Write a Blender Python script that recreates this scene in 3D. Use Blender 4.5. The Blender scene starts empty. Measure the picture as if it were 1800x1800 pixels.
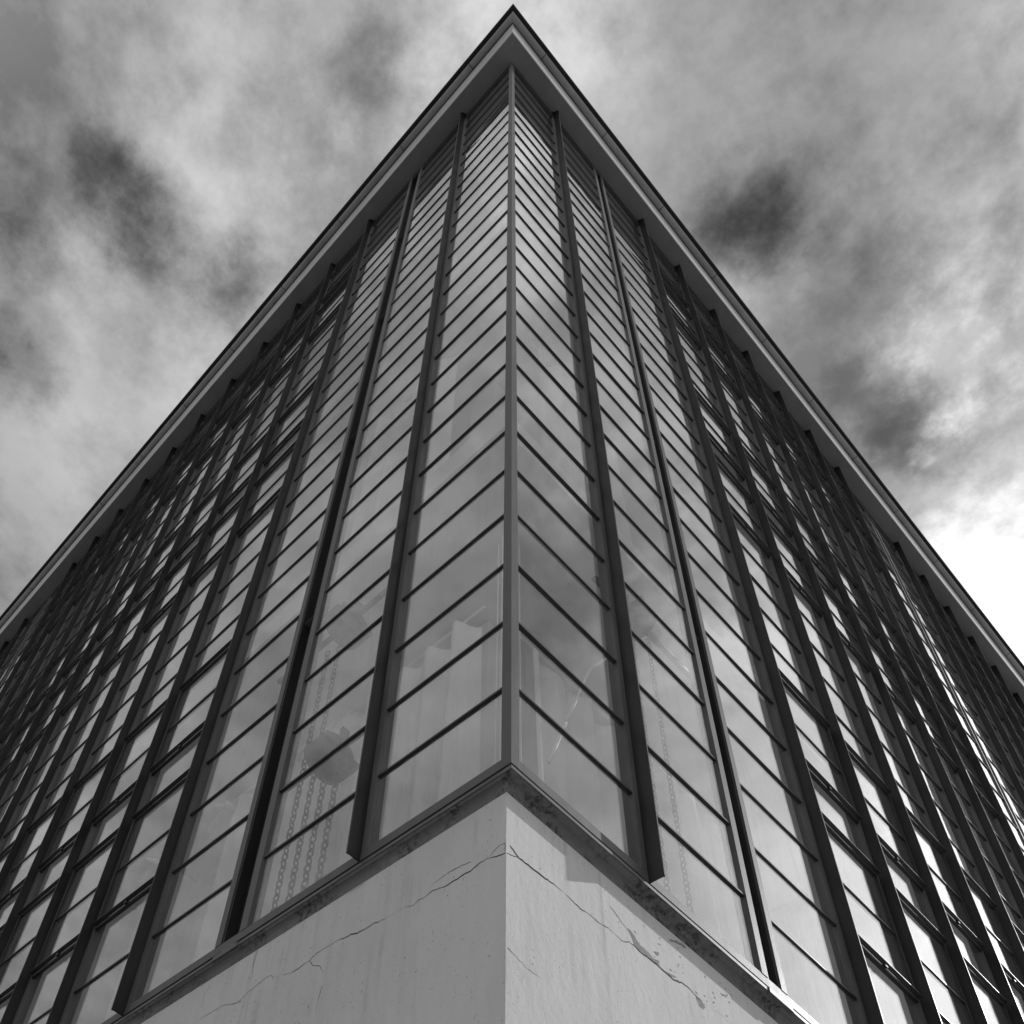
import bpy, bmesh, math, random
from mathutils import Vector, Matrix
random.seed(7)
scene = bpy.context.scene
COL = scene.collection

# ------------------------------------------------------------------ camera
cam_d = bpy.data.cameras.new("camera")
cam = bpy.data.objects.new("camera", cam_d); COL.objects.link(cam)
CAMPOS = (-1.816, -1.545, -2.834)
rx, ry, rz = math.radians(135.09874094), math.radians(-8.21165297), math.radians(-41.60288637)
Mr = Matrix.Rotation(rz, 4, 'Z') @ Matrix.Rotation(ry, 4, 'Y') @ Matrix.Rotation(rx, 4, 'X')
cam.matrix_world = Matrix.Translation(CAMPOS) @ Mr
cam_d.sensor_width = 36; cam_d.sensor_height = 36; cam_d.sensor_fit = 'HORIZONTAL'
cam_d.lens = 1876.116 / 1800 * 36
cam_d.shift_x = (900 - 518.168) / 1800
cam_d.shift_y = (1481.824 - 900) / 1800
cam_d.clip_start = 0.05; cam_d.clip_end = 5000
scene.camera = cam
scene.render.resolution_x = 1024; scene.render.resolution_y = 1024
scene.view_settings.view_transform = 'Standard'
scene.view_settings.look = 'None'
scene.view_settings.gamma = 1.0
scene.view_settings.exposure = 0.5
try:
    scene.cycles.transparent_max_bounces = 24
    scene.cycles.max_bounces = 8
except Exception: pass

# ------------------------------------------------------------------ sun and sky
SUN = Vector((0.842, -0.199, 0.546)).normalized()
sd = bpy.data.lights.new("sun", 'SUN'); sd.energy = 3.0; sd.angle = math.radians(0.5)
sd.color = (1, 1, 1)
so = bpy.data.objects.new("sun", sd); COL.objects.link(so)
so.rotation_euler = SUN.to_track_quat('Z', 'Y').to_euler(); so.location = (8, -6, 9)

world = bpy.data.worlds.new("World"); scene.world = world; world.use_nodes = True
wt = world.node_tree; wn = wt.nodes; wl = wt.links; wn.clear()

class NT:
    """small helper for building node maths"""
    def __init__(s, tree): s.t = tree
    def new(s, typ, **kw):
        n = s.t.nodes.new(typ)
        for k, v in kw.items(): setattr(n, k, v)
        return n
    def put(s, sock, v):
        if isinstance(v, bpy.types.NodeSocket): s.t.links.new(v, sock)
        else: sock.default_value = v
    def m(s, op, a, b=None, c=None, clamp=False):
        n = s.new('ShaderNodeMath', operation=op, use_clamp=clamp)
        s.put(n.inputs[0], a)
        if b is not None: s.put(n.inputs[1], b)
        if c is not None: s.put(n.inputs[2], c)
        return n.outputs[0]
    def v(s, op, a, b=None, sc=None):
        n = s.new('ShaderNodeVectorMath', operation=op)
        s.put(n.inputs[0], a)
        if b is not None: s.put(n.inputs[1], b)
        if sc is not None: s.put(n.inputs['Scale'], sc)
        return n.outputs['Value'] if op in ('DISTANCE', 'DOT_PRODUCT', 'LENGTH') else n.outputs['Vector']
    def ramp(s, x, a, b, c=0.0, d=1.0, smooth=True):
        n = s.new('ShaderNodeMapRange', interpolation_type='SMOOTHSTEP' if smooth else 'LINEAR')
        s.put(n.inputs[0], x)
        n.inputs[1].default_value = a; n.inputs[2].default_value = b
        n.inputs[3].default_value = c; n.inputs[4].default_value = d
        return n.outputs[0]
    def noise(s, vec, scale, detail=6, rough=0.5, dist=0.0, out='Fac'):
        n = s.new('ShaderNodeTexNoise')
        if vec is not None: s.put(n.inputs['Vector'], vec)
        n.inputs['Scale'].default_value = scale; n.inputs['Detail'].default_value = detail
        n.inputs['Roughness'].default_value = rough; n.inputs['Distortion'].default_value = dist
        return n.outputs[out]
    def sep(s, v):
        n = s.new('ShaderNodeSeparateXYZ'); s.put(n.inputs[0], v); return n.outputs
    def comb(s, x, y, z):
        n = s.new('ShaderNodeCombineXYZ'); s.put(n.inputs[0], x); s.put(n.inputs[1], y); s.put(n.inputs[2], z); return n.outputs[0]

w = NT(wt)
tc = w.new('ShaderNodeTexCoord')
D = w.v('NORMALIZE', tc.outputs['Generated'])
X, Y, Z = w.sep(D)
zz = w.m('MAXIMUM', Z, 0.12)
p = w.comb(w.m('DIVIDE', X, zz), w.m('DIVIDE', Y, zz), 0.37)
n1 = w.noise(p, 2.4, 10, 0.54, 0.0)
n2 = w.noise(w.v('ADD', p, (3.1, 7.7, 1.3)), 7.0, 10, 0.62, 0.0)
mix = w.m('ADD', w.m('MULTIPLY', n1, 0.55), w.m('MULTIPLY', n2, 0.45))
n3 = w.noise(w.v('ADD', p, (9.1, 2.7, 5.3)), 20.0, 8, 0.64, 0.0)
mix = w.m('ADD', mix, w.m('MULTIPLY', w.m('SUBTRACT', n3, 0.5), 0.26))
cloud = w.ramp(mix, 0.38, 0.62, 0.18, 0.45, smooth=False)
# ragged direction for the individual cloud gaps
wc = w.noise(p, 5.0, 8, 0.6, 0.0, 'Color')
Dw = w.v('ADD', D, w.v('SCALE', w.v('SUBTRACT', wc, (0.5, 0.5, 0.5)), sc=0.15))
wc2 = w.noise(p, 17.0, 8, 0.64, 0.0, 'Color')
Dw = w.v('ADD', Dw, w.v('SCALE', w.v('SUBTRACT', wc2, (0.5, 0.5, 0.5)), sc=0.085))
gaps = [((-0.050,0.356,0.933),.042,.62), ((-0.082,0.343,0.936),.030,.40), ((-0.016,0.356,0.934),.042,.62), ((0.043,0.345,0.938),.036,.50),
        ((0.070,0.352,0.933),.022,.35), ((-0.120,0.40,0.908),.040,.28), ((-0.048,0.480,0.876),.042,.62), ((-0.085,0.430,0.90),.030,.35),
        ((-0.03,0.505,0.862),.034,.50), ((0.0,0.560,0.828),.06,.22), ((0.037,0.170,0.985),.034,.32),
        ((0.306,0.032,0.951),.046,.50), ((0.325,0.034,0.945),.036,.42), ((0.325,0.006,0.946),.040,.25), ((0.27,0.05,0.962),.04,.20),
        ((0.475,0.040,0.879),.028,.32), ((0.498,0.034,0.867),.032,.42), ((0.524,0.026,0.851),.030,.48), ((0.440,0.050,0.897),.022,.25),
        ((0.500,0.020,0.866),.026,.40), ((0.523,-0.020,0.852),.022,.30), ((0.400,-0.030,0.914),.030,.28), ((0.33,-0.11,0.936),.16,.22),
        ((0.44,-0.36,0.82),.17,.45), ((-0.12,0.42,0.90),.10,.15)]  # first patch here is added, dims unseen sky reflected in the right-hand glass
lmod = w.ramp(mix, 0.40, 0.60, 0.45, 1.35)
gmod = w.ramp(mix, 0.38, 0.60, 1.45, 0.60)
Dl = w.v('ADD', D, w.v('SCALE', w.v('SUBTRACT', wc, (0.5, 0.5, 0.5)), sc=0.07))
Dl = w.v('ADD', Dl, w.v('SCALE', w.v('SUBTRACT', wc2, (0.5, 0.5, 0.5)), sc=0.06))
shade = None
for c, r, a in gaps:
    d = w.v('DISTANCE', Dl, c)
    g = w.ramp(d, r * 1.30, r * 0.45, 0.0, a)
    k = w.m('SUBTRACT', 1.0, w.m('MULTIPLY', g, gmod))
    shade = k if shade is None else w.m('MULTIPLY', shade, k)
cloud = w.m('MULTIPLY', cloud, shade)
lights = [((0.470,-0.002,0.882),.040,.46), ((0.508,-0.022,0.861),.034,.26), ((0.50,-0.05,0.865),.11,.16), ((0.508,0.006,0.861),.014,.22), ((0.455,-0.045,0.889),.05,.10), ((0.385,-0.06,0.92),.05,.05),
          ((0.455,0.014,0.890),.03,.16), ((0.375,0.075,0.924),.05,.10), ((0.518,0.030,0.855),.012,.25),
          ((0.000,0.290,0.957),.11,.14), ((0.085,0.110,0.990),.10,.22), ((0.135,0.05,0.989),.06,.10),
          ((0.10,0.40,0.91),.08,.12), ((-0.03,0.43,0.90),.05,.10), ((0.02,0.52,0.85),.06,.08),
          ((0.12,-0.29,0.950),.15,.55), ((0.175,-0.165,0.970),.075,.30), ((-0.20,0.13,0.97),.12,.22), ((0.52,-0.19,0.832),.13,.36), ((0.36,-0.22,0.907),.10,.22), ((-0.27,0.24,0.93),.10,.15)]  # this row: unseen sky patches added to brighten the reflections in the glass
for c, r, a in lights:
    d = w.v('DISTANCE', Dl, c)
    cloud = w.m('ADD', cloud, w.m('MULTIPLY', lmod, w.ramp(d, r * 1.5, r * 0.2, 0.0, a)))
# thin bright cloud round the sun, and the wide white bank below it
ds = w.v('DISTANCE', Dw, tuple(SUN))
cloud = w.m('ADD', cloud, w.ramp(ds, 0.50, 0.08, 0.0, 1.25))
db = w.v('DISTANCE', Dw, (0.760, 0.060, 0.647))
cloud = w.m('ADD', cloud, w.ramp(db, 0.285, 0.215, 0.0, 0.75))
# added brightening of the mostly unseen sky west and south, for the glass reflections
cloud = w.m('MULTIPLY', cloud, w.ramp(X, -0.10, -0.27, 1.0, 1.5))
cloud = w.m('MULTIPLY', cloud, w.ramp(Y, -0.14, -0.28, 1.0, 1.15))
sky = w.new('ShaderNodeTexSky', sky_type='NISHITA')
sky.sun_disc = False
sky.sun_elevation = math.asin(SUN.z); sky.sun_rotation = math.atan2(SUN.x, SUN.y)
bw = w.new('ShaderNodeRGBToBW'); wl.new(sky.outputs[0], bw.inputs[0])
bg1 = w.new('ShaderNodeBackground'); wl.new(bw.outputs[0], bg1.inputs[0]); bg1.inputs[1].default_value = 0.06
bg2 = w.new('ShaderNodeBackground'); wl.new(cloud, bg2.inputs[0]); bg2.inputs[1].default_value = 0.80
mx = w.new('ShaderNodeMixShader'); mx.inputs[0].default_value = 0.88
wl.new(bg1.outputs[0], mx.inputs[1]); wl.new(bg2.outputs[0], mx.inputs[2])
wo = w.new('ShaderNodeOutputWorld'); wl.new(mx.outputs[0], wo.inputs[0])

# ------------------------------------------------------------------ materials
def principled(name, base, rough=0.6, spec=0.5, metal=0.0):
    m = bpy.data.materials.new(name); m.use_nodes = True
    b = m.node_tree.nodes['Principled BSDF']
    b.inputs['Base Color'].default_value = (base, base, base, 1)
    b.inputs['Roughness'].default_value = rough
    b.inputs['Specular IOR Level'].default_value = spec
    b.inputs['Metallic'].default_value = metal
    return m, NT(m.node_tree), b

def mottled(name, base, var, scale, rough=0.6, spec=0.5, bump=0.0, bscale=60, stretch=(1, 1, 1), metal=0.0, rvar=0.0):
    m, t, b = principled(name, base, rough, spec, metal)
    g = t.new('ShaderNodeNewGeometry')
    mp = t.v('MULTIPLY', g.outputs['Position'], stretch)
    n = t.noise(mp, scale, 6, 0.6)
    val = t.ramp(n, 0.3, 0.7, base * (1 - var), base * (1 + var), smooth=False)
    t.put(b.inputs['Base Color'], t.comb(val, val, val))
    if rvar:
        t.put(b.inputs['Roughness'], t.ramp(n, 0.3, 0.7, rough - rvar, rough + rvar, smooth=False))
    if bump:
        bn = t.new('ShaderNodeBump'); bn.inputs['Strength'].default_value = bump; bn.inputs['Distance'].default_value = 0.004
        t.put(bn.inputs['Height'], t.noise(g.outputs['Position'], bscale, 5, 0.6))
        t.put(b.inputs['Normal'], bn.outputs[0])
    return m

M = {}
M['paint'] = mottled('grey_steel_paint', 0.105, 0.25, 9, 0.55, 0.35, 0.15, 90, (1, 1, .25), rvar=.08)
M['fin'] = mottled('dark_steel_paint', 0.024, 0.4, 5, 0.45, 0.35, 0.12, 70, (1, 1, .3), rvar=.08)
M['transom'] = mottled('dark_glazing_bar_paint', 0.022, 0.2, 12, 0.45, 0.5)
M['sash'] = mottled('sash_paint', 0.026, 0.3, 14, 0.45, 0.4)
M['soffit'] = mottled('soffit_paint', 0.22, 0.12, 3, 0.8, 0.3, 0.2, 25)
M['fascia'] = mottled('fascia_paint', 0.46, 0.10, 2.5, 0.6, 0.4, 0.1, 30, (1, 1, .3))
M['gutter'] = mottled('zinc_gutter', 0.34, 0.22, 1.8, 0.5, 0.5, 0.15, 14, (1, 1, .4))
M['roofedge'] = mottled('bitumen_edge', 0.018, 0.3, 4, 0.6, 0.3)
M['flash'] = mottled('zinc_flashing', 0.10, 0.3, 7, 0.5, 0.4, 0.1, 40)
M['interior'] = mottled('interior_plaster', 0.75, 0.05, 1, 0.9, 0.2)
M['floor'] = mottled('interior_floor', 0.25, 0.1, 1, 0.7, 0.3)
M['ground'] = mottled('grey_paving', 0.21, 0.25, 1.2, 0.9, 0.2, 0.3, 8)
M['crack'] = mottled('dark_crack', 0.05, 0.3, 60, 0.95, 0.1)  # dark colour of the open cracks in the render
M['peel'] = mottled('peeled_render', 0.30, 0.25, 70, 0.95, 0.1, 0.5, 160)
M['iron'] = mottled('cast_iron', 0.11, 0.2, 20, 0.5, 0.4)
M['rod'] = mottled('rod_light_paint', 0.85, 0.05, 9, 0.4, 0.4)

def plaster(name, base):
    m, t, b = principled(name, base, 0.92, 0.15)
    g = t.new('ShaderNodeNewGeometry'); P = g.outputs['Position']
    a = t.noise(P, 1.3, 5, 0.55); s2 = t.noise(t.v('MULTIPLY', P, (3, 3, .8)), 5, 6, .65)
    val = t.m('MULTIPLY', t.ramp(a, .3, .7, .94, 1.04, False), t.ramp(s2, .3, .7, .955, 1.035, False))
    sp = t.noise(P, 75, 2, .5)                       # scattered dirt specks
    sp2 = t.noise(P, 6, 3, .5)
    thr = t.m('MULTIPLY', t.ramp(sp, .66, .73, 0, 1), t.ramp(sp2, .40, .62, 0.25, 1.0))
    val = t.m('MULTIPLY', val, t.m('SUBTRACT', 1.0, t.m('MULTIPLY', thr, .45)))
    run = t.noise(t.v('MULTIPLY', P, (16, 16, .9)), 1.0, 6, .6)
    rz_ = t.ramp(t.sep(P)[2], -1.3, -.12, .15, 1.0)
    val = t.m('MULTIPLY', val, t.m('SUBTRACT', 1.0, t.m('MULTIPLY', t.m('MULTIPLY', t.ramp(run, .50, .74, 0, .22), rz_), t.ramp(sp2, .35, .6, .3, 1))))
    val = t.m('MULTIPLY', val, base)
    t.put(b.inputs['Base Color'], t.comb(val, val, val))
    h = t.m('ADD', t.m('MULTIPLY', t.noise(P, 130, 4, .65), 0.5), t.noise(t.v('MULTIPLY', P, (1, 1, .6)), 28, 5, .6))
    bn = t.new('ShaderNodeBump'); bn.inputs['Strength'].default_value = .60; bn.inputs['Distance'].default_value = .003
    t.put(bn.inputs['Height'], h); t.put(b.inputs['Normal'], bn.outputs[0])
    return m
M['plaster'] = plaster('white_render', 0.62)

def cove_mat():
    m, t, b = principled('stained_cove_render', 0.5, 0.92, 0.15)
    g = t.new('ShaderNodeNewGeometry'); P = g.outputs['Position']
    fine = t.noise(P, 42, 7, .7); big = t.noise(P, 7, 4, .6)
    mold = t.m('MULTIPLY', t.ramp(fine, .40, .66, 0, 1), t.ramp(big, .42, .62, 0.10, 1))
    val = t.ramp(mold, 0, 1, .19, .045, False)
    val = t.m('MULTIPLY', val, t.ramp(t.noise(P, 3, 4, .5), .3, .7, .85, 1.1, False))
    t.put(b.inputs['Base Color'], t.comb(val, val, val))
    bn = t.new('ShaderNodeBump'); bn.inputs['Strength'].default_value = .4; bn.inputs['Distance'].default_value = .003
    t.put(bn.inputs['Height'], fine); t.put(b.inputs['Normal'], bn.outputs[0])
    return m
M['cove'] = cove_mat()

def glass_mat(name, dust):
    m = bpy.data.materials.new(name); m.use_nodes = True
    t = NT(m.node_tree); ns = m.node_tree.nodes; ns.clear(); L = m.node_tree.links
    g = t.new('ShaderNodeNewGeometry'); P = g.outputs['Position']
    ior = t.m('SUBTRACT', 1.52, t.m('MULTIPLY', g.outputs['Backfacing'], 1.52 - 1 / 1.52))
    fr = t.new('ShaderNodeFresnel'); t.put(fr.inputs['IOR'], ior)
    tr = t.new('ShaderNodeBsdfTransparent'); tr.inputs[0].default_value = (.95, .95, .95, 1)
    gl = t.new('ShaderNodeBsdfGlossy'); gl.inputs['Roughness'].default_value = 0.0
    gl.inputs['Color'].default_value = (.97, .97, .97, 1)
    bn = t.new('ShaderNodeBump'); bn.inputs['Strength'].default_value = .10; bn.inputs['Distance'].default_value = .004
    t.put(bn.inputs['Height'], t.noise(P, 2.6, 2, .4)); t.put(gl.inputs['Normal'], bn.outputs[0])
    m1 = t.new('ShaderNodeMixShader'); t.put(m1.inputs[0], fr.outputs[0]); L.new(tr.outputs[0], m1.inputs[1]); L.new(gl.outputs[0], m1.inputs[2])
    df = t.new('ShaderNodeBsdfDiffuse'); df.inputs[0].default_value = (.62, .62, .62, 1)
    st = t.noise(t.v('MULTIPLY', P, (30, 30, 1.6)), 1.0, 5, .65)      # rain streaks run down the pane
    sm = t.noise(P, 1.6, 3, .5)
    sp = t.ramp(t.noise(P, 140, 2, .5), .66, .74, 0, .10)
    low = t.ramp(t.sep(P)[2], 3.2, 0.0, .25, 1.0)
    amt = t.m('MULTIPLY', t.m('MULTIPLY', t.ramp(st, .46, .72, 0, 1), t.ramp(sm, .38, .6, .2, 1)), low)
    amt = t.m('ADD', t.m('MULTIPLY', amt, dust * 2.0), dust * .55)
    amt = t.m('ADD', amt, t.m('MULTIPLY', t.m('MULTIPLY', sp, low), dust * 8))
    m2 = t.new('ShaderNodeMixShader'); t.put(m2.inputs[0], amt); L.new(m1.outputs[0], m2.inputs[1]); L.new(df.outputs[0], m2.inputs[2])
    o = t.new('ShaderNodeOutputMaterial'); L.new(m2.outputs[0], o.inputs[0])
    return m
M['glassL'] = glass_mat('window_glass', 0.045)
M['glassR'] = glass_mat('rain_streaked_window_glass', 0.034)

def fabric():
    m = bpy.data.materials.new('white_curtain_cloth'); m.use_nodes = True
    t = NT(m.node_tree); ns = m.node_tree.nodes; ns.clear(); L = m.node_tree.links
    d = t.new('ShaderNodeBsdfDiffuse'); d.inputs[0].default_value = (.93, .93, .93, 1)
    tl = t.new('ShaderNodeBsdfTranslucent'); tl.inputs[0].default_value = (.7, .7, .7, 1)
    mx_ = t.new('ShaderNodeMixShader'); mx_.inputs[0].default_value = .2
    L.new(d.outputs[0], mx_.inputs[1]); L.new(tl.outputs[0], mx_.inputs[2])
    o = t.new('ShaderNodeOutputMaterial'); L.new(mx_.outputs[0], o.inputs[0])
    return m
M['cloth'] = fabric()

# ------------------------------------------------------------------ mesh helpers
def W(f, s, n, z):
    """facade coordinates: s along the facade from the corner, n outward from the glass plane"""
    return (s, -n, z) if f == 'R' else (-n, s, z)

def empty(name, loc, label=None, cat=None, group=None):
    o = bpy.data.objects.new(name, None); COL.objects.link(o); o.location = loc
    if label: o['label'] = label
    if cat: o['category'] = cat
    if group: o['group'] = group
    return o

class MB:
    def __init__(s): s.v = []; s.f = []; s.mi = []; s.cur = 0
    def quad(s, pts):
        i = len(s.v); s.v += [tuple(q) for q in pts]; s.f.append(tuple(range(i, i + len(pts)))); s.mi.append(s.cur)
    def hexa(s, p):
        i = len(s.v); s.v += [tuple(q) for q in p]
        for q in ((0, 3, 2, 1), (4, 5, 6, 7), (0, 1, 5, 4), (1, 2, 6, 5), (2, 3, 7, 6), (3, 0, 4, 7)):
            s.f.append(tuple(i + k for k in q)); s.mi.append(s.cur)
    def box(s, f, s0, s1, n0, n1, z0, z1):
        c = [(s0, n0, z0), (s1, n0, z0), (s1, n1, z0), (s0, n1, z0), (s0, n0, z1), (s1, n0, z1), (s1, n1, z1), (s0, n1, z1)]
        s.hexa([W(f, *q) for q in c])
    def wbox(s, x0, x1, y0, y1, z0, z1):
        s.hexa([(x0, y0, z0), (x1, y0, z0), (x1, y1, z0), (x0, y1, z0), (x0, y0, z1), (x1, y0, z1), (x1, y1, z1), (x0, y1, z1)])
    def sweep(s, prof, EL, ER, closed=True):
        """L-shaped extrusion round the corner; prof = (nL, nR, z)"""
        rings = [[(-a, EL, z), (-a, -b, z), (ER, -b, z)] for a, b, z in prof]
        base = len(s.v)
        for r in rings: s.v += r
        n = len(rings); rng = range(n) if closed else range(n - 1)
        for i in rng:
            j = (i + 1) % n
            for k in (0, 1):
                s.f.append((base + 3 * i + k, base + 3 * i + k + 1, base + 3 * j + k + 1, base + 3 * j + k)); s.mi.append(s.cur)
        if closed:
            s.f.append(tuple(base + 3 * i for i in range(n))); s.mi.append(s.cur)
            s.f.append(tuple(base + 3 * i + 2 for i in reversed(range(n)))); s.mi.append(s.cur)
    def tube(s, a, b, r, seg=8, r2=None):
        a = Vector(a); b = Vector(b); d = (b - a).normalized(); r2 = r if r2 is None else r2
        u = d.orthogonal().normalized(); v_ = d.cross(u); base = len(s.v)
        for c, rr in ((a, r), (b, r2)):
            for k in range(seg):
                t_ = 2 * math.pi * k / seg
                s.v.append(tuple(c + (u * math.cos(t_) + v_ * math.sin(t_)) * rr))
        for k in range(seg):
            s.f.append((base + k, base + (k + 1) % seg, base + seg + (k + 1) % seg, base + seg + k)); s.mi.append(s.cur)
        s.f.append(tuple(base + k for k in reversed(range(seg)))); s.mi.append(s.cur)
        s.f.append(tuple(base + seg + k for k in range(seg))); s.mi.append(s.cur)
    def build(s, name, mats, parent=None, normals=True, smooth=False, bevel=0):
        me = bpy.data.meshes.new(name); 
        off = Vector(parent.matrix_world.translation) if False else Vector((0, 0, 0))
        me.from_pydata(s.v, [], s.f)
        if not isinstance(mats, (list, tuple)): mats = [mats]
        for m_ in mats: me.materials.append(m_)
        for pl, i in zip(me.polygons, s.mi): pl.material_index = i; pl.use_smooth = smooth
        if normals:
            bm = bmesh.new(); bm.from_mesh(me); bmesh.ops.recalc_face_normals(bm, faces=bm.faces); bm.to_mesh(me); bm.free()
        me.update()
        o = bpy.data.objects.new(name, me); COL.objects.link(o)
        if parent: o.parent = parent
        if bevel:
            bv = o.modifiers.new('bevel', 'BEVEL'); bv.width = bevel; bv.segments = 2; bv.limit_method = 'ANGLE'
        return o

# ------------------------------------------------------------------ measures of the facade
H = [0.0, 0.470, 0.917, 1.367, 1.812, 2.265, 2.710, 3.168, 3.622, 4.066, 4.515, 4.970, 5.416, 5.862, 6.312, 6.775,
     7.228, 7.692, 8.146, 8.590, 9.035, 9.480, 9.925, 10.366, 10.807, 11.250, 11.704, 12.155, 12.56]
ZTOP = 12.78
GL = -0.012                      # glass plane, behind the face of the frames
EL, ER = 15.2, 15.2
FL = [0.739, None, 2.342, 3.073, 3.776, 4.499, 5.233, 5.971, 6.699, 7.436, 8.173, 8.876, 9.590, None, 11.209, 11.926, 12.66, 13.38, 14.10, 14.82]
FR = [0.767, None, 2.443, 3.212, 3.983, 4.741, 5.503, 6.266, 7.026, None, 8.669, 9.434, 10.184, 10.937, 11.693, 12.426, 13.17, 13.91, 14.65]
JOINTS = {'L': [(1.434, 1.654), (10.30, 10.51)], 'R': [(1.511, 1.693), (7.76, 7.945)]}
FW = 0.034                       # frame face beside a mullion
FD = 0.066                       # how far a mullion stands out

building = empty('factory_building', (0, 0, -4.45),
                 'modernist workshop building with a steel and glass curtain wall over a white rendered plinth', 'building')
building_inv = Vector((0, 0, 4.45))
def part(mb, name, mat, parent=building, **kw):
    o = mb.build(name, mat, parent, **kw)
    if parent is building: o.location = building_inv
    return o

# ground
g = MB(); g.quad([(-400, -400, -4.45), (400, -400, -4.45), (400, 400, -4.45), (-400, 400, -4.45)])
go = g.build('ground', M['ground']); go['kind'] = 'structure'

# plinth wall (left face 22 mm, right face 38 mm behind the glazing line)
CRL = [[(0.042,-0.394),(0.08,-0.384),(0.12,-0.369),(0.153,-0.373),(0.187,-0.381),(0.221,-0.381),(0.255,-0.381),(0.304,-0.384),(0.348,-0.37),(0.37,-0.37),(0.391,-0.379),(0.421,-0.373),(0.446,-0.384),(0.481,-0.369),(0.503,-0.369),(0.549,-0.368),(0.588,-0.368),(0.637,-0.358),(0.692,-0.359),(0.725,-0.355),(0.76,-0.344),(0.802,-0.34),(0.837,-0.333),(0.896,-0.335),(0.94,-0.335),(0.965,-0.341),(0.981,-0.351),(1.016,-0.353),(1.05,-0.358),(1.086,-0.359),(1.146,-0.339),(1.196,-0.327),(1.216,-0.301),(1.249,-0.302),(1.313,-0.318),(1.351,-0.323),(1.413,-0.348),(1.481,-0.325)],[(0.043,-0.347),(0.06,-0.343),(0.087,-0.351),(0.113,-0.374)],[(0.043,-0.347),(0.042,-0.394)],[(0.188,-0.34),(0.216,-0.333),(0.272,-0.327),(0.315,-0.33),(0.372,-0.34)],[(0.981,-0.351),(0.956,-0.387),(0.917,-0.407),(0.883,-0.457)],[(1.348,-0.11),(1.356,-0.177),(1.347,-0.246),(1.36,-0.307)],[(0.723,-0.112),(0.761,-0.116),(0.814,-0.113)],[(0.879,-0.519),(0.891,-0.57),(0.893,-0.644)],[(1.314,-0.279),(1.319,-0.326),(1.348,-0.347)],[(1.383,-0.352),(1.431,-0.34),(1.513,-0.313),(1.579,-0.311),(1.646,-0.309),(1.692,-0.317)],[(1.64,-0.119),(1.678,-0.184),(1.678,-0.273)]]
CRR = [[(0.040,-0.347),(0.055,-0.357),(0.085,-0.37),(0.128,-0.37),(0.171,-0.369),(0.214,-0.366),(0.258,-0.358),(0.303,-0.362),(0.351,-0.366),(0.404,-0.371),(0.451,-0.363),(0.497,-0.367),(0.544,-0.355),(0.579,-0.357),(0.617,-0.363),(0.659,-0.34),(0.686,-0.338),(0.725,-0.344),(0.766,-0.339),(0.811,-0.338),(0.856,-0.341),(0.906,-0.344),(0.97,-0.325),(1.009,-0.323),(1.045,-0.333),(1.091,-0.34),(1.152,-0.328),(1.212,-0.324),(1.271,-0.324)],[(0.026,-0.394),(0.043,-0.388),(0.085,-0.37)],[(0.565,-0.24),(0.598,-0.257),(0.648,-0.281),(0.68,-0.31),(0.69,-0.339)],[(0.03,-0.782),(0.065,-0.789),(0.107,-0.8),(0.149,-0.8),(0.185,-0.801)]]
PEEL = [[(0.658,-0.274),(0.684,-0.278),(0.709,-0.298),(0.734,-0.31),(0.774,-0.312),(0.795,-0.323),(0.834,-0.309),(0.831,-0.329),(0.792,-0.343),(0.756,-0.341),(0.721,-0.34),(0.69,-0.335),(0.68,-0.31)],[(0.911,-0.155),(0.958,-0.131),(1.0,-0.114),(1.034,-0.119),(1.006,-0.133),(0.966,-0.141),(0.924,-0.16)],[(0.806,-0.284),(0.825,-0.275),(0.839,-0.278),(0.823,-0.293)],[(0.872,-0.331),(0.895,-0.326),(0.934,-0.32),(0.902,-0.34)],[(1.044,-0.337),(1.074,-0.329),(1.099,-0.349),(1.084,-0.373),(1.057,-0.368)],[(1.224,-0.208),(1.251,-0.2),(1.27,-0.205),(1.237,-0.216)]]
wall = MB()
wall.sweep([(-.022, -.038, -.105), (-.022, -.038, -4.45), (-.45, -.45, -4.45), (-.45, -.45, -.105)], EL, ER)
wall.cur = 1
def ribbon(mb, f, n, pts, wmax, seed):
    rnd = random.Random(seed); P = []
    for (a, b) in zip(pts[:-1], pts[1:]):             # jagged subdivision
        k = max(2, int(math.dist(a, b) / .011))
        for i in range(k):
            t = i / k
            P.append((a[0] + (b[0] - a[0]) * t + rnd.uniform(-.0012, .0012), a[1] + (b[1] - a[1]) * t + rnd.uniform(-.0022, .0022)))
    P.append(pts[-1]); N = len(P); L_, R_ = [], []; wv = wmax
    for i, q in enumerate(P):
        wv = max(.12 * wmax, min(1.5 * wmax, wv + rnd.uniform(-.35, .35) * wmax))
        taper = min(1, (N - 1 - i) / (N * .35) + .12)
        h = wv * taper * .5
        a = P[max(0, i - 1)]; b = P[min(N - 1, i + 1)]
        dx, dz = b[0] - a[0], b[1] - a[1]; l = math.hypot(dx, dz) or 1
        L_.append((q[0] - dz / l * h, q[1] + dx / l * h)); R_.append((q[0] + dz / l * h, q[1] - dx / l * h))
    for i in range(N - 1):
        mb.quad([W(f, s_, n, z_) for s_, z_ in (L_[i], R_[i], R_[i + 1], L_[i + 1])])
for k, c in enumerate(CRL): ribbon(wall, 'L', -.0212, c, .0034 if k == 0 else .0015, k)
for k, c in enumerate(CRR): ribbon(wall, 'R', -.0372, c, .0048 if k == 0 else .0021, 50 + k)
wall.cur = 2
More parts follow.
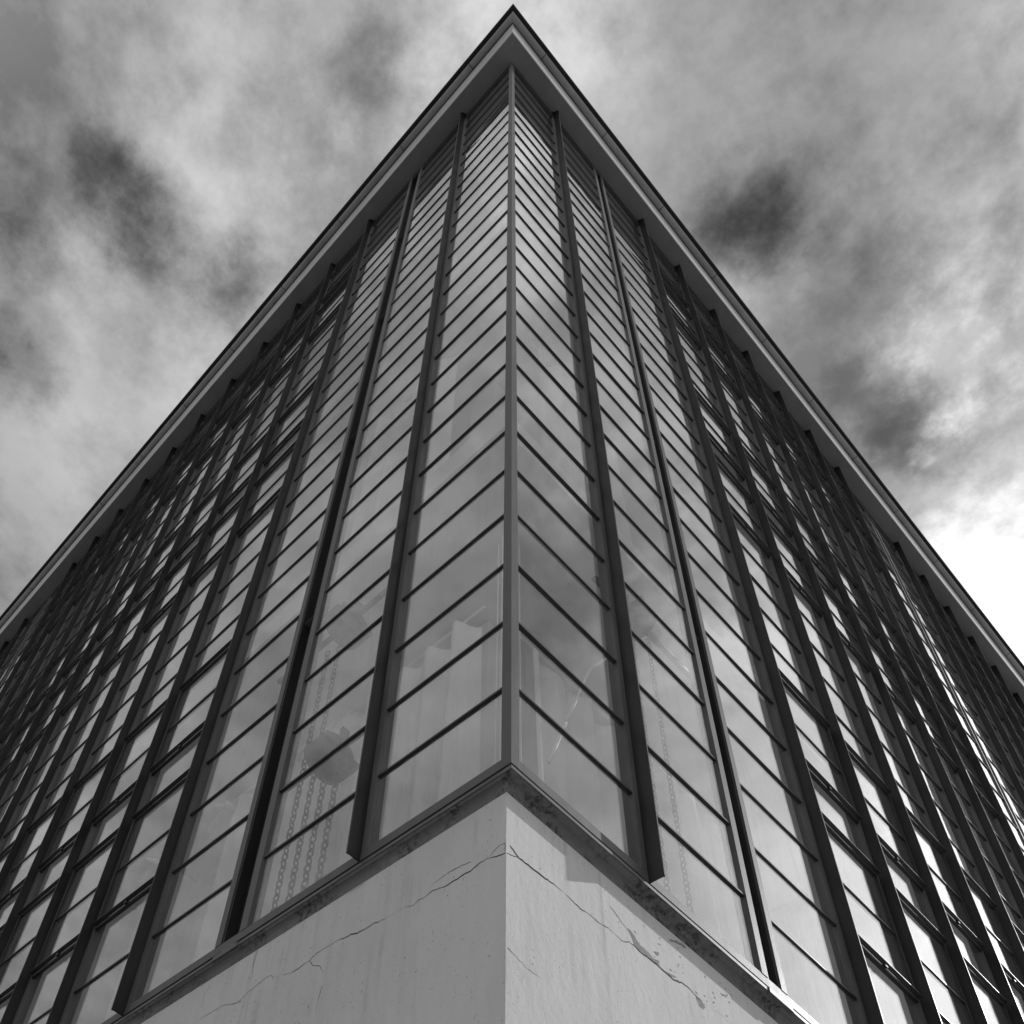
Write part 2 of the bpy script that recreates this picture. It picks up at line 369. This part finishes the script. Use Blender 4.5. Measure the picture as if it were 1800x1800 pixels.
for k, c in enumerate(PEEL):
    rnd = random.Random(k + 90); pts = []
    for i in range(len(c)):
        a, b = c[i], c[(i + 1) % len(c)]
        for j in range(5):
            t = j / 5; pts.append((a[0] + (b[0] - a[0]) * t + rnd.uniform(-.003, .003), a[1] + (b[1] - a[1]) * t + rnd.uniform(-.003, .003)))
    wall.quad([W('R', s_, -.0375, z_) for s_, z_ in pts])
rnd = random.Random(5)
for k in range(46):                                    # small chips under the sill, right side
    s_ = rnd.choice([rnd.gauss(1.12, .12), rnd.gauss(.9, .15), rnd.gauss(1.35, .2)]); z_ = -.34 + (rnd.random() ** 1.5) * .2
    r_ = rnd.uniform(.002, .0065)
    wall.quad([W('R', s_ + r_ * rnd.uniform(.5, 1.6) * math.cos(a), -.0374, z_ + r_ * rnd.uniform(.4, 1.1) * math.sin(a)) for a in (0, 1.05, 2.1, 3.14, 4.2, 5.2)])
wall_o = part(wall, 'wall', [M['plaster'], M['crack'], M['peel']], normals=False)
bm = bmesh.new(); bm.from_mesh(wall_o.data)
bmesh.ops.recalc_face_normals(bm, faces=[f for f in bm.faces if f.material_index == 0]); bm.to_mesh(wall_o.data); bm.free()

# cove between plinth and sill flashing
cv = MB()
cvp = [(-.0215, -.0375, -.105), (-.0215, -.0375, -.082)]
for k in range(7):
    a = math.radians(90 * k / 6); r_ = .026
    cvp.append((-.0215 + r_ * (1 - math.cos(a)) * .8, -.0375 + r_ * (1 - math.cos(a)) * .8, -.080 + r_ * math.sin(a)))
cvp += [(.007, .007, -.046), (.007, .007, -.040), (-.022, -.022, -.034), (-.3, -.3, -.034), (-.3, -.3, -.105)]
cv.sweep(cvp, EL, ER); part(cv, 'cove', M['cove'])
# sill flashing: thin folded zinc with a drip lip
fl = MB()
fl.sweep([(.0085, .0085, -.0455), (.0105, .0105, -.0455), (.0105, .0105, -.029), (-.015, -.015, -.020), (-.30, -.30, -.018), (-.30, -.30, -.022), (-.015, -.015, -.024), (.0085, .0085, -.032)], EL, ER)
part(fl, 'sill_flashing', M['flash'])
# cover pieces where the flashing passes the expansion joints
for f in 'LR':
    for (a, b) in JOINTS[f]:
        cp = MB(); c_ = (a + b) / 2
        cp.box(f, c_ - .085, c_ + .085, -.03, .0145, -.050, -.024); cp.box(f, c_ - .045, c_ + .045, -.05, .003, -.0245, -.002)
        part(cp, 'flashing_cover', M['flash'], bevel=.002)

# bottom, top and corner frames
fr = MB()
fr.sweep([(0, 0, 0), (0, 0, .047), (-.05, -.05, .047), (-.05, -.05, 0)], EL, ER); part(fr, 'bottom_rail', M['paint'])
fr = MB(); fr.sweep([(0, 0, 12.56), (0, 0, ZTOP), (-.05, -.05, ZTOP), (-.05, -.05, 12.56)], EL, ER); part(fr, 'top_rail', M['fin'])
fr = MB()
v0 = [(.0, .0), (.045, .0), (.045, .03), (.03, .03), (.03, .045), (.0, .045)]
z0_, z1_ = -.001, ZTOP - .001
i0 = len(fr.v); fr.v += [(x - .001, y - .001, z0_) for x, y in v0] + [(x - .001, y - .001, z1_) for x, y in v0]
for k in range(6): fr.f.append((i0 + k, i0 + (k + 1) % 6, i0 + 6 + (k + 1) % 6, i0 + 6 + k)); fr.mi.append(0)
fr.f.append(tuple(i0 + k for k in reversed(range(6)))); fr.f.append(tuple(i0 + 6 + k for k in range(6))); fr.mi += [0, 0]
part(fr, 'corner_post', M['paint'], bevel=.0012)

# ------------------------------------------------------------------ bays
SASH_ROWS = [(2, 4), (5, 7), (12, 14), (15, 17), (22, 24), (25, 27)]
HOOD = {2: .046, 4: .036, 5: .044, 7: .040}
def bays(f):
    F = FL if f == 'L' else FR; out = []; prev = .045 - 0.0; jn = iter(JOINTS[f]); sash_free = True
    idx = 0; after_joint = False
    for i, sF in enumerate(F):
        if sF is None:
            a, b = next(jn); out.append((prev, a, False)); prev = b; after_joint = True
        else:
            nojoint = after_joint or i == 0 or (i + 1 < len(F) and F[i + 1] is None and False)
            out.append((prev, sF - FW, not nojoint)); prev = sF + .012 + .026; after_joint = False
    return out
late_sash = {'L': MB(), 'R': MB()}
def sash(mb, f, a, b, k0, k1):
    z0, z1 = H[k0], H[k1]; g_ = .004
    w_ = .018; n1 = .007
    # outer frame strips, mitred as butt joints
    mb.box(f, a + g_, a + w_, GL, n1, z0 + .010, z1 - .008); mb.box(f, b - w_, b - g_, GL, n1, z0 + .010, z1 - .008)
    mb.box(f, a + g_, b - g_, GL, n1 + .001, z1 - .008, z1 + .008); mb.box(f, a + g_, b - g_, GL, n1 + .001, z0 - .010, z0 + .010)
    # second stepped profile inside the frame
    mb.box(f, a + w_, a + w_ + .010, GL, -.003, z0 + .010, z1 - .008); mb.box(f, b - w_ - .010, b - w_, GL, -.003, z0 + .010, z1 - .008)
    mb.box(f, a + w_ + .010, b - w_ - .010, GL, -.003, z0 + .010, z0 + .022)
    # rain hoods: thin steel lips over the head and under the foot of the sash
    for k, zz in ((k0, z0 + .026), (k1, z1 + .022)):
        zl = (z0 + .012) if k == k0 else (z1 + .009)
        c_ = [(n1 + .0015, zl), (n1 + .0015, zz), (.031, zz), (.031, zz - .0045)]
        mb.hexa([W(f, a + .001, q[0], q[1]) for q in c_] + [W(f, b - .001, q[0], q[1]) for q in c_])
    # stay lug at mid width
    c = (a + b) / 2
    mb.box(f, c - .012, c + .012, n1 + .0015, 0.024, z0 - .004, z0 + .014)
nsash = 0; nbars = 0; late_bars = MB()
for f in 'LR':
    F = FL if f == 'L' else FR
    gm = M['glass' + f]
    B = bays(f)
    for bi, (a, b, has_sash) in enumerate(B):
        if F[bi] is not None and bi + 1 < len(F) and F[bi + 1] is None: pass
        # frames at the sides of the bay
        fb = MB()
        if bi > 0: 
            if F[bi - 1] is not None: fb.box(f, a - .026, a, -.05, 0, .048, 12.559)
        if F[bi] is not None: fb.box(f, b, b + FW, -.05, 0, .048, 12.559)
        pane = MB(); rnd = random.Random(bi * 17 + (f == 'R'))
        for k in range(28):
            z0 = H[k] + (.040 if k == 0 else 0); z1 = H[k + 1]
            o = [rnd.uniform(-.0013, .0013) for _ in range(4)]
            if rnd.random() < .12: o = [q * 2.2 for q in o]
            c = [(a - .004, z0, o[0]), (b + .004, z0, o[1]), (b + .004, z1, o[2]), (a - .004, z1, o[3])]
            G_ = (-.002 if has_sash and (k % 10) in (2, 3, 5, 6) else GL)
            fr_ = [W(f, s_, G_ + d, z_) for s_, z_, d in c]; bk = [W(f, s_, G_ - .004 + d, z_) for s_, z_, d in c]
            pane.hexa(bk[:] + fr_[:])
        def bar(k, dn):
            global nbars
            m_ = MB() if nbars < 100 else late_bars
            sh_ = has_sash and (k % 10) in (3, 6)
            m_.box(f, a + (.019 if sh_ else 0), b - (.019 if sh_ else 0), GL - .012, (.0055 if sh_ else -.0035) + dn, H[k] - .0055, H[k] + .0055)
            if nbars < 100: todo.append(m_)
            nbars += 1
        todo = []
        for k in range(1, 28):
            thick = has_sash and (k % 10) in (2, 4, 5, 7)
            if thick: continue
            dn = rnd.uniform(-.0006, .0006)
            bar(k, dn)
        wname = 'window_bay'
        wb = fb.build(wname, M['paint'], building) if fb.v else None
        if wb is None:
            e = MB(); e.box(f, a - .001, a + .002, -.05, -.0125, .048, 12.559); wb = e.build(wname, M['paint'], building)
        wb.location = building_inv
        pane.build('glazing', gm, wb); [q.build('glazing_bar', M['transom'], wb) for q in todo]
        if has_sash:
            for (k0, k1) in SASH_ROWS:
                if nsash < 100:
                    m_ = MB(); sash(m_, f, a, b, k0, k1); m_.build('sash', M['sash'], wb); nsash += 1
                else: sash(late_sash[f], f, a, b, k0, k1)
    # mullion fins
    for i, sF in enumerate(F):
        if sF is None: continue
        m_ = MB()
        m_.box(f, sF, sF + .007, 0.001, FD, -.002, ZTOP - .002)
        m_.box(f, sF + .0071, sF + .0095, FD - .010, FD - .001, -.0015, ZTOP - .003)      # small return lip of the rolled section
        part(m_, 'mullion', M['fin'])
        mi = MB(); mi.box(f, sF - .012, sF + .010, -.060, -.052, .0, ZTOP - .004); part(mi, 'inner_post', M['sash'])
        # dark triangular plate at the head of the fin
        m2 = MB(); rr = random.Random(i)
        e_ = .030 + rr.random() * .012
        lo = [W(f, *q) for q in ((sF - .001, .001, ZTOP - .018), (sF - e_, .001, ZTOP - .018), (sF - .001, FD + .004, ZTOP - .018))]
        hi = [W(f, *q) for q in ((sF - .001, .001, ZTOP - .004), (sF - e_, .001, ZTOP - .004), (sF - .001, FD + .004, ZTOP - .004))]
        o_ = len(m2.v); m2.v += lo + hi
        for q in ((0, 1, 2), (3, 5, 4), (0, 3, 4, 1), (1, 4, 5, 2), (2, 5, 3, 0)): m2.f.append(tuple(o_ + t for t in q)); m2.mi.append(0)
        part(m2, 'mullion_bracket', M['fin'])
    # expansion joints: two angle frames with a deep open channel between them
    for (a, b) in JOINTS[f]:
        m_ = MB()
        g0, g1 = a + .042, b - .042
        m_.box(f, a, g0, -.055, .002, .048, ZTOP - .001); m_.box(f, g1, b, -.055, .002, .048, ZTOP - .001)
        m_.box(f, g0 + .0005, g0 + .024, -.055, -.007, .048, ZTOP - .002)
        m_.cur = 1
        m_.box(f, g1 - .012, g1 - .0005, -.055, -.004, .048, ZTOP - .002)
        m_.box(f, g0, g1, -.075, -.056, .0, ZTOP - .002)
        m_.cur = 0
        for zc in (2.55, 5.1, 7.7, 10.2): m_.box(f, g0 + .001, g1 - .001, -.055, -.018, zc, zc + .004)
        part(m_, 'expansion_joint', [M['paint'], M['fin']])
part(late_bars, 'glazing_bar', M['transom'])['kind'] = 'stuff'
ls = MB()
for f in 'LR':
    o_ = len(ls.v); ls.v += late_sash[f].v; ls.f += [tuple(i + o_ for i in q) for q in late_sash[f].f]; ls.mi += late_sash[f].mi
if ls.v:
    o_ = part(ls, 'sash', M['sash']); o_['kind'] = 'stuff'

# ------------------------------------------------------------------ eaves
ev = MB()
ev.sweep([(-.6, -.6, ZTOP), (.2045, .181, ZTOP), (.2045, .181, ZTOP + .003), (-.6, -.6, ZTOP + .003)], EL, ER)
part(ev, 'soffit', M['soffit'])
ev = MB()
ev.sweep([(.2046, .1811, ZTOP - .004), (.215, .192, ZTOP - .004), (.215, .192, 13.36), (-.6, -.6, 13.36), (-.6, -.6, ZTOP + .004), (.2046, .1811, ZTOP + .004)], EL, ER)
fascia = part(ev, 'fascia', M['fascia'])
gt = MB(); gp = []
for k in range(9):
    a = math.radians(180 + 150 * k / 8); gp.append((.262 + .047 * math.cos(a), .236 + .045 * math.cos(a), 13.385 + .040 * math.sin(a)))
gp += [(.300, .272, 13.40), (.216, .193, 13.40)]
gt.sweep(gp, EL, ER)
gut = part(gt, 'gutter', M['gutter'])
gj = MB()
for f, off in (('L', .262), ('R', .236)):
    s_ = .42 if f == 'L' else .30
    while s_ < 14.5:
        for k in range(8):
            a0 = math.radians(180 + 150 * k / 8); a1 = math.radians(180 + 150 * (k + 1) / 8); r_ = .049
            c = [(off + r_ * math.cos(t), 13.385 + (.042) * math.sin(t)) for t in (a0, a1)]
            gj.quad([W(f, s_, c[0][0], c[0][1]), W(f, s_ + .007, c[0][0], c[0][1]), W(f, s_ + .007, c[1][0], c[1][1]), W(f, s_, c[1][0], c[1][1])])
        s_ += 1.18
gj.build('gutter_strap', M['fin'], gut)
re = MB()
re.sweep([(.290, .264, 13.402), (.345, .312, 13.404), (.352, .318, 13.43), (.346, .313, 13.47), (-.6, -.6, 13.62), (-.6, -.6, 13.402)], EL, ER)
part(re, 'roof_edge', M['roofedge'])
rf = MB(); rf.wbox(.5, EL - .02, .5, ER - .02, 13.38, 13.60); part(rf, 'roof', M['roofedge'])

# ------------------------------------------------------------------ interior
it = MB()
for z in (-.42, 4.05, 8.55):
    it = MB(); it.wbox(.42, EL - .03, .42, ER - .03, z, z + .30); part(it, 'floor_slab', M['interior'])
it = MB(); it.wbox(.55, EL - .03, .55, ER - .03, 12.79, 12.82); part(it, 'ceiling', M['interior'])
it = MB(); it.wbox(7.0, 7.2, 7.0, EL - .04, -.11, 12.78); it.wbox(7.2, EL - .04, 7.0, 7.2, -.11, 12.779); part(it, 'inner_wall', M['interior'])
for (x, y) in ((1.6, 1.6), (5.6, 1.6), (9.6, 1.6), (1.6, 5.6), (1.6, 9.6), (13.2, 1.6), (1.6, 13.2)):
    c = MB()
    for zb in (-.11, 4.36, 8.86): c.wbox(x - .16, x + .16, y - .16, y + .16, zb, zb + (4.15 if zb < 8 else 3.92))
    part(c, 'column', M['interior'])
# sash opening gear inside: light tubes rising from the sill
for f in 'LR':
    for i, (a, b, hs) in enumerate(bays(f)):
        if f == 'R' or i < 2 or i > 9: continue
        r_ = MB(); m0 = (a + b) / 2 + .30
        for fl_z in (0, 4.52):
            r_.tube(W(f, m0 + .33, -.30, fl_z + 1.90), W(f, m0 + .00, -.22, fl_z + 1.60), .014, 8)
            r_.tube(W(f, m0 + .34, -.30, fl_z + 1.69), W(f, m0 + .02, -.22, fl_z + 1.60), .012, 8)
            r_.tube(W(f, m0 + .01, -.19, fl_z + 1.60), W(f, m0 + .01, -.25, fl_z + 1.60), .022, 10)
        part(r_, 'opening_rod', M['rod'], smooth=True)
for f in 'LR':
    r_ = MB(); r_.tube(W(f, .10, -.06, .05), W(f, .10, -.06, 1.75), .0035, 6); r_.tube(W(f, .125, -.06, .05), W(f, .125, -.06, 1.7), .0025, 6)
    part(r_, 'pull_cord', M['rod'])

r_ = MB()
arm = [(.959, 1.826), (.826, 1.60), (.773, 1.473), (.596, .956), (.467, .573)]
for a_, b_ in zip(arm[:-1], arm[1:]): r_.tube(W('R', a_[0], -.2, a_[1]), W('R', b_[0], -.2, b_[1]), .0075, 8)
part(r_, 'bent_tube', M['rod'], smooth=True)  # bent pale tube behind the lower panes right of the corner
# ------------------------------------------------------------------ curtains
def curtain(f, s0, s1, n, z0, z1, label, seed):
    rnd = random.Random(seed); mb = MB(); N = int((s1 - s0) / .012); rows_ = 14; ph = rnd.uniform(0, 6)
    for j in range(rows_ + 1):
        t = j / rows_
        for i in range(N + 1):
            s_ = s0 + (s1 - s0) * i / N
            q = s_ * 2 * math.pi / .24 + ph + .9 * math.sin(s_ * 5 + seed)
            amp = .056 + .026 * math.sin(s_ * 9 + seed)
            droop = .055 * abs(math.sin(s_ * math.pi / .21 + seed)) if j == rows_ else 0
            mb.v.append(W(f, s_ + .006 * math.sin(q * .7 + t * 2), n + amp * (1.1 - .45 * t) * math.sin(q + .25 * math.sin(t * 3)), z0 + (z1 - z0) * t - droop))
    for j in range(rows_):
        for i in range(N):
            a = j * (N + 1) + i; mb.f.append((a, a + 1, a + N + 2, a + N + 1)); mb.mi.append(0)
    o = mb.build('curtain', M['cloth'], smooth=True)
    sol = o.modifiers.new('cloth', 'SOLIDIFY'); sol.thickness = .0015
    o['label'] = label; o['category'] = 'curtain'; o['group'] = 'white curtains hanging inside the glass'
    rl = MB(); rl.tube(W(f, s0 - .05, n, z1 + .02), W(f, s1 + .05, n, z1 + .02), .008, 8); rl.build('curtain_rail', M['rod'], o)
curtain('L', .66, 2.8, -.50, -.10, 2.20, 'white curtain behind the lowest panes just left of the corner post', 1)
curtain('R', .78, 2.7, -.55, -.10, 2.10, 'white curtain behind the streaked lowest panes just right of the corner post', 2)
curtain('L', 1.05, 2.05, -.50, 4.36, 6.75, 'pleated white curtain on the middle floor, second bay left of the corner', 3)
curtain('R', .95, 2.0, -.55, 4.36, 6.70, 'pleated white curtain on the middle floor right of the corner', 4)

# ------------------------------------------------------------------ chain gear in the second bay on the left and right
def hoist(f, s, n, z, R_, drops, label, zend=.04):
    root = empty('chain_hoist', W(f, s, n, z), label, 'chain hoist', 'chain gears inside the corner windows')
    inv = -Vector(W(f, s, n, z))
    def add(mb, name, mat, **kw):
        o = mb.build(name, mat, root, **kw); o.location = inv; return o
    h = MB(); seg = 20
    wd = .065
    # half-round housing, axis along the facade normal
    for (sa, sb, rr) in ((s - wd, s + wd, R_), ):
        ring = [(sa, sb)]
        base = len(h.v)
        for k in range(seg + 1):
            a = math.pi + math.pi * k / seg
            for q in (sa, sb): h.v.append(W(f, q, n + rr * math.cos(a), z + rr * math.sin(a)))
        for k in range(seg): h.f.append((base + 2 * k, base + 2 * k + 2, base + 2 * k + 3, base + 2 * k + 1)); h.mi.append(0)
        h.f.append(tuple(base + 2 * k for k in range(seg + 1))); h.f.append(tuple(base + 2 * k + 1 for k in reversed(range(seg + 1)))); h.mi += [0, 0]
        h.f.append((base, base + 1, base + 2 * seg + 1, base + 2 * seg)); h.mi.append(0)
    add(h, 'housing', M['iron'])
    wv = MB(); wv.tube(W(f, s - wd * .7, n, z + R_ * .1), W(f, s + wd * .7, n, z + R_ * .1), R_ * .8, 20); add(wv, 'wheel', M['iron'])
    sh = MB(); sh.tube(W(f, s - .35, n, z + R_ * .1), W(f, s + .62, n, z + R_ * .1), .018, 10); add(sh, 'shaft', M['iron'], smooth=True)
    br = MB(); br.box(f, s - .075, s - .052, n - .03, GL - .03, z + .0, z + .05); br.box(f, s - .075, s - .052, n - .03, n + .02, z - .02, z + .16); add(br, 'bracket', M['iron'], bevel=.004)
    for (ds, dn, r_) in drops:
        ch = MB(); zc = z - R_ * .9; k = 0; L_ = r_ * 5.2
        while zc > zend:
            a = k * math.pi / 2 + .25
            ux, uy = math.cos(a), math.sin(a); ring = []
            cs, cn = s + ds, n + dn
            nseg = 10
            for q in range(nseg):
                t = 2 * math.pi * q / nseg
                dx = math.cos(t) * r_ * 1.35; dz = math.sin(t) * L_ * .5 * (1.0)
                ring.append((cs + ux * dx, cn + uy * dx, zc + dz))
            for q in range(nseg):
                ch.tube(W(f, *ring[q]), W(f, *ring[(q + 1) % nseg]), r_ * .42, 5)
            zc -= L_ * .78; k += 1
        add(ch, 'chain', M['iron'])
hoist('L', 1.34, -.15, 2.42, .135, [(.04, .005, .0108), (.165, -.01, .0108)], 'upper grey chain wheel housing with long chains behind the second bay left of the corner')
hoist('L', 1.26, -.15, 1.17, .13, [(-.075, .005, .0115), (.015, .01, .0115)], 'lower grey chain wheel housing in front of the white curtain left of the corner')
hoist('R', 1.20, -.15, 2.40, .10, [(-.05, .0,   .009), (.11, .0, .009)], 'faint grey chain wheel housing with chains, second bay right of the corner')
